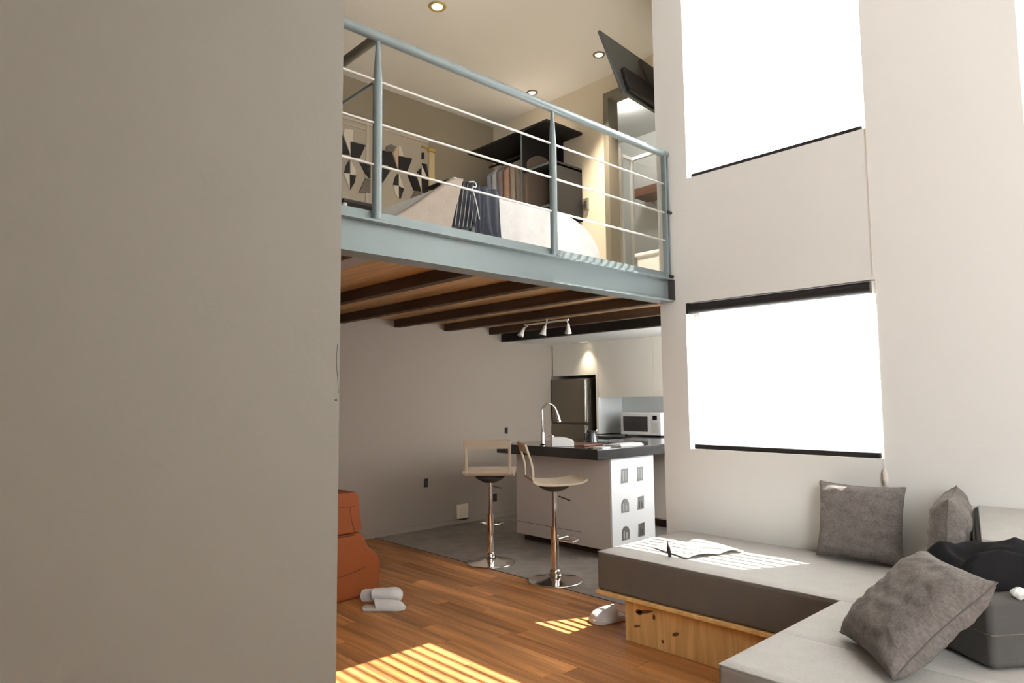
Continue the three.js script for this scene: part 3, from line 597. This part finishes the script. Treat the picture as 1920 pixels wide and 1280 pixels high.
{ // dark trousers hanging over the bed side
  const g = thing('trousers', 'dark striped and denim trousers draped over the bed side', 'trousers');
  const leg = (pts, zoff, mat, name, sd) => {
    const n = 26, m = 30, pos = [], uv = [], idx = [];
    for (let j = 0; j <= m; j++) for (let i = 0; i <= n; i++) {
      const v = j / m, u = i / n, row = v * (pts.length - 1), k = Math.min(pts.length - 2, Math.floor(row)), f = row - k;
      const xl = pts[k][0] * (1 - f) + pts[k + 1][0] * f, xr = pts[k][1] * (1 - f) + pts[k + 1][1] * f, y = pts[k][2] * (1 - f) + pts[k + 1][2] * f;
      const over = v < 0.12 ? (0.12 - v) * 2.4 : 0;
      pos.push(xl + (xr - xl) * u, y + 0.012 * (v < 0.12 ? 1 : 0), zoff - over + 0.010 * Math.sin(u * 15 + sd + v * 3) + 0.012 * Math.sin(u * Math.PI)); uv.push(u * 0.4, v * 0.4);
    }
    for (let j = 0; j < m; j++) for (let i = 0; i < n; i++) { const a = j * (n + 1) + i, b = a + 1, c = a + n + 1, d = c + 1; idx.push(a, c, b, b, c, d); }
    const ge = new THREE.BufferGeometry(); ge.setAttribute('position', new THREE.Float32BufferAttribute(pos, 3)); ge.setAttribute('uv', new THREE.Float32BufferAttribute(uv, 2)); ge.setIndex(idx); ge.computeVertexNormals();
    return mesh(name, ge, mat, g);
  };
  const denim = S(0.085, 0.10, 0.135, 0.9, { map: melange, side: THREE.DoubleSide }), dark = S(0.028, 0.029, 0.036, 0.9, { side: THREE.DoubleSide });
  const d1 = leg([[2.12, 2.27, 2.45], [2.11, 2.28, 2.43], [2.07, 2.27, 2.28], [2.05, 2.24, 2.185]], -2.712, dark, 'striped_leg', 0);
  leg([[2.25, 2.43, 2.45], [2.25, 2.435, 2.43], [2.28, 2.437, 2.30], [2.32, 2.437, 2.20], [2.36, 2.437, 2.15]], -2.705, denim, 'denim_leg', 2);
  leg([[2.20, 2.30, 2.45], [2.19, 2.31, 2.42], [2.22, 2.31, 2.28], [2.25, 2.29, 2.16]], -2.698, denim, 'denim_leg', 4);
  const st = S(0.45, 0.46, 0.48, 0.9), stripes = [];
  for (let k = 0; k < 7; k++) { const x = 2.095 + k * 0.026; stripes.push(tube([V(x + 0.022, 2.43, -2.690), V(x + 0.012, 2.36, -2.688), V(x, 2.28, -2.688), V(x - 0.012, 2.195, -2.690)], 0.0018, 12, 5)); }
  mesh('pinstripe', stripes, st, d1);
  mesh('drawstring', tube([V(2.19, 2.435, -2.675), V(2.225, 2.44, -2.668), V(2.235, 2.415, -2.668), V(2.21, 2.41, -2.668), V(2.235, 2.34, -2.672), V(2.262, 2.25, -2.676)], 0.0032, 30, 6), M.white, g);
}
{ // pillows at the head of the bed
  const mk = (label, c, yaw) => { const p = thing('pillow', label, 'pillow', 'pillows on the bed'); orient(p, c, [Math.cos(yaw), 0, Math.sin(yaw)], [0, 0.06, -1]); mesh('cover', cushionGeo(0.58, 0.40, 0.13, c[0]), M.bedWhite, p); };
  mk('white pillow at the head of the bed nearer the steps', [2.46, 2.515, -4.36], 0.05);
  mk('white pillow at the head of the bed nearer the wardrobe', [3.06, 2.515, -4.38], -0.05);
}
{
  const g = thing('bedside_stool', 'small white stool with dark seat beside the bed', 'stool', null, [2.86, 2.131, -5.05]);
  mesh('seat', rbx(-0.17, 0.17, 0.80, 0.835, -0.14, 0.14, 0.01, 2), M.black, g);
  for (const [a, b] of [[-1, -1], [-1, 1], [1, -1], [1, 1]]) mesh('leg', rod(V(a * 0.15, 0, b * 0.12), V(a * 0.14, 0.80, b * 0.11), 0.02, 10), M.white, g);
}
{ // decorative screen with geometric shapes
  const g = thing('decorative_screen', 'pale screen with black and white geometric shapes by the loft wall', 'screen');
  mesh('panel', bx(2.35, 4.07, 2.131, 3.985, -5.69, -5.65), S(0.47, 0.42, 0.34, 0.7), g);
  mesh('frame', [bx(2.35, 4.07, 3.985, 4.01, -5.69, -5.635), bx(3.33, 3.36, 2.131, 3.985, -5.655, -5.637), bx(2.35, 3.33, 3.93, 3.945, -5.655, -5.638)], S(0.55, 0.50, 0.42, 0.6), g);
  const pst = mesh('end_post', rbx(4.07, 4.145, 2.131, 3.90, -5.70, -5.62, 0.012, 2), S(0.66, 0.53, 0.30, 0.5), g);
  mesh('post_cap', [rbx(4.06, 4.155, 3.90, 3.94, -5.705, -5.61, 0.012, 2), rbx(3.99, 4.06, 3.925, 3.945, -5.66, -5.63, 0.008, 2)], M.brass, pst);
  const A = {"black":[[[3.071,3.817],[3.153,3.642],[3.073,3.63]],[[3.16,3.772],[3.32,3.778],[3.26,3.636],[3.17,3.623]],[[3.254,3.602],[3.376,3.605],[3.378,3.465],[3.349,3.459]],[[3.148,3.591],[3.155,3.467],[3.097,3.454],[3.117,3.533]],[[3.156,3.445],[3.22,3.453],[3.206,3.382],[3.161,3.301]],[[3.491,3.772],[3.541,3.775],[3.582,3.641],[3.492,3.632]],[[3.545,3.77],[3.622,3.783],[3.688,3.618],[3.596,3.615]],[[3.707,3.762],[3.866,3.776],[3.805,3.626],[3.71,3.623]],[[3.492,3.615],[3.61,3.6],[3.516,3.448],[3.494,3.449]],[[3.695,3.583],[3.702,3.462],[3.641,3.456],[3.665,3.54]],[[3.709,3.449],[3.767,3.436],[3.726,3.325],[3.709,3.333]],[[3.815,3.592],[3.92,3.597],[3.98,3.455],[3.891,3.446]],[[3.99,3.597],[4.074,3.606],[4.067,3.452],[4.0,3.447]],[[3.99,3.755],[4.047,3.76],[4.067,3.632],[4.053,3.629]],[[3.927,3.648],[3.978,3.703],[3.978,3.628]],[[3.989,3.87],[4.019,3.878],[4.019,3.809],[3.989,3.802]]],"white":[[[3.092,3.883],[3.188,3.895],[3.18,3.782],[3.155,3.773],[3.159,3.651],[3.083,3.821]],[[3.158,3.594],[3.217,3.504],[3.214,3.46],[3.159,3.451]],[[3.09,3.447],[3.15,3.455],[3.155,3.3],[3.125,3.375]],[[3.702,3.87],[3.726,3.87],[3.762,3.777],[3.703,3.765]],[[3.705,3.579],[3.767,3.442],[3.706,3.455]],[[3.641,3.446],[3.702,3.452],[3.704,3.323],[3.666,3.361]],[[3.924,3.61],[3.977,3.609],[3.984,3.46]],[[3.984,3.735],[4.051,3.622],[3.984,3.611]],[[3.99,3.436],[4.015,3.438],[4.001,3.342]]],"tan":[[[3.643,3.782],[3.694,3.865],[3.701,3.623],[3.694,3.622]]],"grey":[[[3.548,3.779],[3.561,3.834],[3.615,3.863],[3.67,3.85],[3.637,3.789]],[[3.32,3.448],[3.378,3.457],[3.379,3.314],[3.257,3.295]],[[3.896,3.439],[3.984,3.448],[3.979,3.325],[3.806,3.268]]]};
  const mats = { black: S(0.02, 0.018, 0.02, 0.6), white: S(0.72, 0.66, 0.56, 0.6), tan: S(0.62, 0.47, 0.31, 0.6), grey: S(0.17, 0.15, 0.125, 0.6) };
  for (const k in A) A[k].forEach((pts, i) => mesh(k + '_shape', extrude(poly(pts), 0.012 + 0.002 * (i % 3)).translate(0, 0, -5.65), mats[k], g));
}
{ // floating open wardrobe in black
  const g = thing('open_wardrobe', 'black wall-hung open wardrobe with shelves beside the loft door', 'wardrobe');
  const xf = 4.535, xb = 5.05;
  mesh('top_shelf', bx(xf, xb, 3.955, 3.98, -5.55, -4.36), M.black, g);
  mesh('back_panel', bx(5.035, xb, 3.06, 3.955, -5.4, -4.62), M.black, g);
  const dv = mesh('divider', bx(xf + 0.004, 5.035, 3.55, 3.955, -4.73, -4.705), M.black, g);
  mesh('edge_strip', bx(xf, xf + 0.004, 3.2, 3.955, -4.73, -4.705), M.steel, dv);
  mesh('shelf', bx(xf + 0.06, 5.035, 3.56, 3.58, -4.705, -4.36), M.black, g);
  mesh('shelf', bx(xf + 0.06, 5.035, 3.06, 3.085, -4.72, -4.36), M.black, g);
  mesh('shelf_edge', [bx(xf + 0.055, xf + 0.06, 3.56, 3.58, -4.705, -4.40), bx(xf + 0.055, xf + 0.06, 3.14, 3.165, -4.72, -4.40)], M.steel, g);
  mesh('side_panel', bx(4.63, 5.035, 3.06, 3.60, -4.385, -4.36), M.black, g);
  mesh('hanging_rail', rod(V(4.80, 3.86, -5.5), V(4.80, 3.86, -4.73), 0.012, 12), M.steelDark, g);
}
{ // garments on the rail
  const tones = [['pale blue shirt hanging at the far end of the open wardrobe', [0.40, 0.43, 0.54]], ['white shirt hanging beside the pale blue one', [0.72, 0.72, 0.75]], ['mauve grey top hanging in the open wardrobe', [0.33, 0.26, 0.27]], ['salmon pink shirt hanging mid rail', [0.66, 0.41, 0.30]], ['beige linen shirt hanging mid rail', [0.56, 0.48, 0.40]], ['taupe knit top hanging beside the divider', [0.38, 0.31, 0.26]], ['brown coat hanging closest to the divider', [0.26, 0.19, 0.145]]];
  tones.forEach(([label, c], i) => {
    const z = -5.33 + i * 0.093, g = thing('garment', label, 'clothes', 'clothes on the wardrobe rail');
    const s = new THREE.Shape(); s.moveTo(4.60, 3.06); s.lineTo(5.0, 3.06); s.lineTo(5.01, 3.66); s.quadraticCurveTo(4.97, 3.74, 4.84, 3.78); s.lineTo(4.76, 3.78); s.quadraticCurveTo(4.62, 3.74, 4.585, 3.66); s.closePath();
    const ge = extrude(s, 0.07, 0.022, 3, 10); const p = ge.attributes.position; for (let k = 0; k < p.count; k++) p.setX(k, p.getX(k) + 0.012 * Math.sin(p.getY(k) * 14 + i * 2)); ge.computeVertexNormals();
    mesh('fabric', ge.translate(0, 0, z), S(...c, 0.92, { map: weave }), g);
    mesh('hanger_hook', tube([V(4.80, 3.78, z + 0.035), V(4.80, 3.83, z + 0.035), V(4.815, 3.868, z + 0.035), V(4.80, 3.88, z + 0.035), V(4.785, 3.868, z + 0.035)], 0.003, 20, 6), M.chrome, g);
  });
}
{
  const g = thing('light_switch', 'dark switch box on the cream wall beside the wardrobe', 'switch');
  mesh('plate', rbx(5.03, 5.053, 3.17, 3.29, -4.35, -4.29, 0.004, 1), M.frameOlive, g); mesh('rocker', rbx(5.022, 5.031, 3.2, 3.26, -4.34, -4.30, 0.003, 1), M.steelDark, g);
}
// bathroom seen through the loft doorway
{
  const d = struct('door_1', 'olive grey door frame of the loft bathroom', 'door');
  mesh('frame', [bx(5.02, 5.17, YD, 4.21, -4.06, -4.0), bx(5.02, 5.17, 4.21, 4.27, -4.06, -3.10), bx(5.02, 5.17, YD, 4.21, -3.15, -3.10)], M.frameOlive, d);
  struct('ceiling_bathroom', 'pale grey bathroom ceiling', 'ceiling', bx(5.153, XE, 4.38, YC, ZB, ZR), M.bathWall);
  struct('wall_bathroom', 'pale grey tiled bathroom wall', 'wall', [bx(6.40, XE, YD, 4.38, -5.4, ZR), bx(5.153, 6.40, YD, 4.38, -5.42, -5.40)], M.bathWall);
  const s = thing('shower_enclosure', 'white framed glass shower enclosure in the bathroom', 'shower');
  const px = 5.78, pz = -4.30;
  for (const [x, z] of [[px, pz], [px, -3.45], [5.45, -4.19]]) mesh('upright', bx(x - 0.016, x + 0.016, YD, 3.84, z - 0.016, z + 0.016), M.white, s);
  mesh('head_rail', [bx(px - 0.015, px + 0.015, 3.84, 3.875, pz - 0.016, -3.434), bx(5.434, px - 0.015, 3.84, 3.875, pz - 0.016, pz + 0.016), bx(5.434, 5.466, 3.84, 3.875, pz + 0.016, -4.174)], M.white, s);
  mesh('glass_panel', [bx(px - 0.003, px + 0.003, YD + 0.02, 3.84, pz + 0.016, -3.466)], M.glass, s);
  const w = thing('wall_shelf', 'brown wooden shelf on the bathroom wall', 'shelf'); mesh('board', rbx(6.12, 6.40, 3.56, 3.66, -4.55, -3.9, 0.01, 2), S(0.25, 0.10, 0.055, 0.55, { map: plyTex }), w);
  mesh('bracket', [bx(6.34, 6.40, 3.50, 3.56, -4.45, -4.43), bx(6.34, 6.40, 3.50, 3.56, -4.02, -4.0)], M.chrome, w);
  const t = thing('laundry_bin', 'white tapered bin on the bathroom floor', 'bin', null, [5.55, YD, -3.80]);
  mesh('bin_body', extrude(poly([[-0.15, 0], [0.15, 0], [0.17, 0.55], [-0.17, 0.55]]), 0.34, 0.015, 2).translate(0, 0, -0.17), M.white, t); mesh('lid', rbx(-0.185, 0.185, 0.55, 0.59, -0.19, 0.19, 0.012, 2), M.white, t);
  const l = thing('ceiling_lamp', 'round opal lamp on the bathroom ceiling', 'lamp');
  mesh('lamp_bowl', lathe([[0, -0.07], [0.06, -0.062], [0.11, -0.035], [0.13, 0]], 32).translate(5.52, 4.38, -4.18), new THREE.MeshStandardMaterial({ color: 0xffffff, emissive: C(1, 0.97, 0.92), emissiveIntensity: 0.6 }), l);
  mesh('lamp_base', lathe([[0, 0], [0.135, 0], [0.135, -0.012], [0, -0.012]], 32).translate(5.52, 4.38, -4.18), M.white, l);
  const pl = new THREE.PointLight(C(1, 0.97, 0.92), 2.1, 0, 2); pl.position.set(5.52, 4.345, -4.18); pl.castShadow = true; pl.shadow.radius = 4; scene.add(pl);
}
{ // television on a tilting arm, seen from behind
  const g = thing('television', 'black flat television tilted on an arm at the loft corner', 'television');
  const A = V(3.721, 3.479, -2.85), B = V(3.787, 4.014, -3.05), dir = V(Math.cos(0.09), 0, -Math.sin(0.09)), W = 1.0;
  const Yx = B.clone().sub(A), H = Yx.length(); const c = A.clone().add(B).multiplyScalar(0.5).addScaledVector(dir, W / 2);
  orient(g, c.toArray(), dir.toArray(), Yx.toArray());
  mesh('screen_slab', rbx(-W / 2, W / 2, -H / 2, H / 2, -0.022, 0.0, 0.006, 2), S(0.10, 0.104, 0.10, 0.35), g);
  const hs = poly([[-W / 2 + 0.05, -H / 2 + 0.02], [W / 2 - 0.05, -H / 2 + 0.02], [W / 2 - 0.08, H / 2 - 0.34], [-W / 2 + 0.08, H / 2 - 0.34]]);
  mesh('rear_housing', extrude(hs, 0.045, 0.015, 3), M.black, g);
  mesh('screen_glass', bx(-W / 2 + 0.01, W / 2 - 0.01, -H / 2 + 0.01, H / 2 - 0.01, -0.024, -0.022), M.blackGloss, g);
  mesh('wall_bracket', [rbx(-0.14, 0.14, -0.1, 0.12, 0.045, 0.07, 0.004, 1), rod(V(0, 0, 0.06), V(c.x, c.y - 0.06, -2.648).sub(c).applyQuaternion(g.quaternion.clone().invert()), 0.022, 12)], M.steelDark, g);
}

renderer.render(scene, camera);
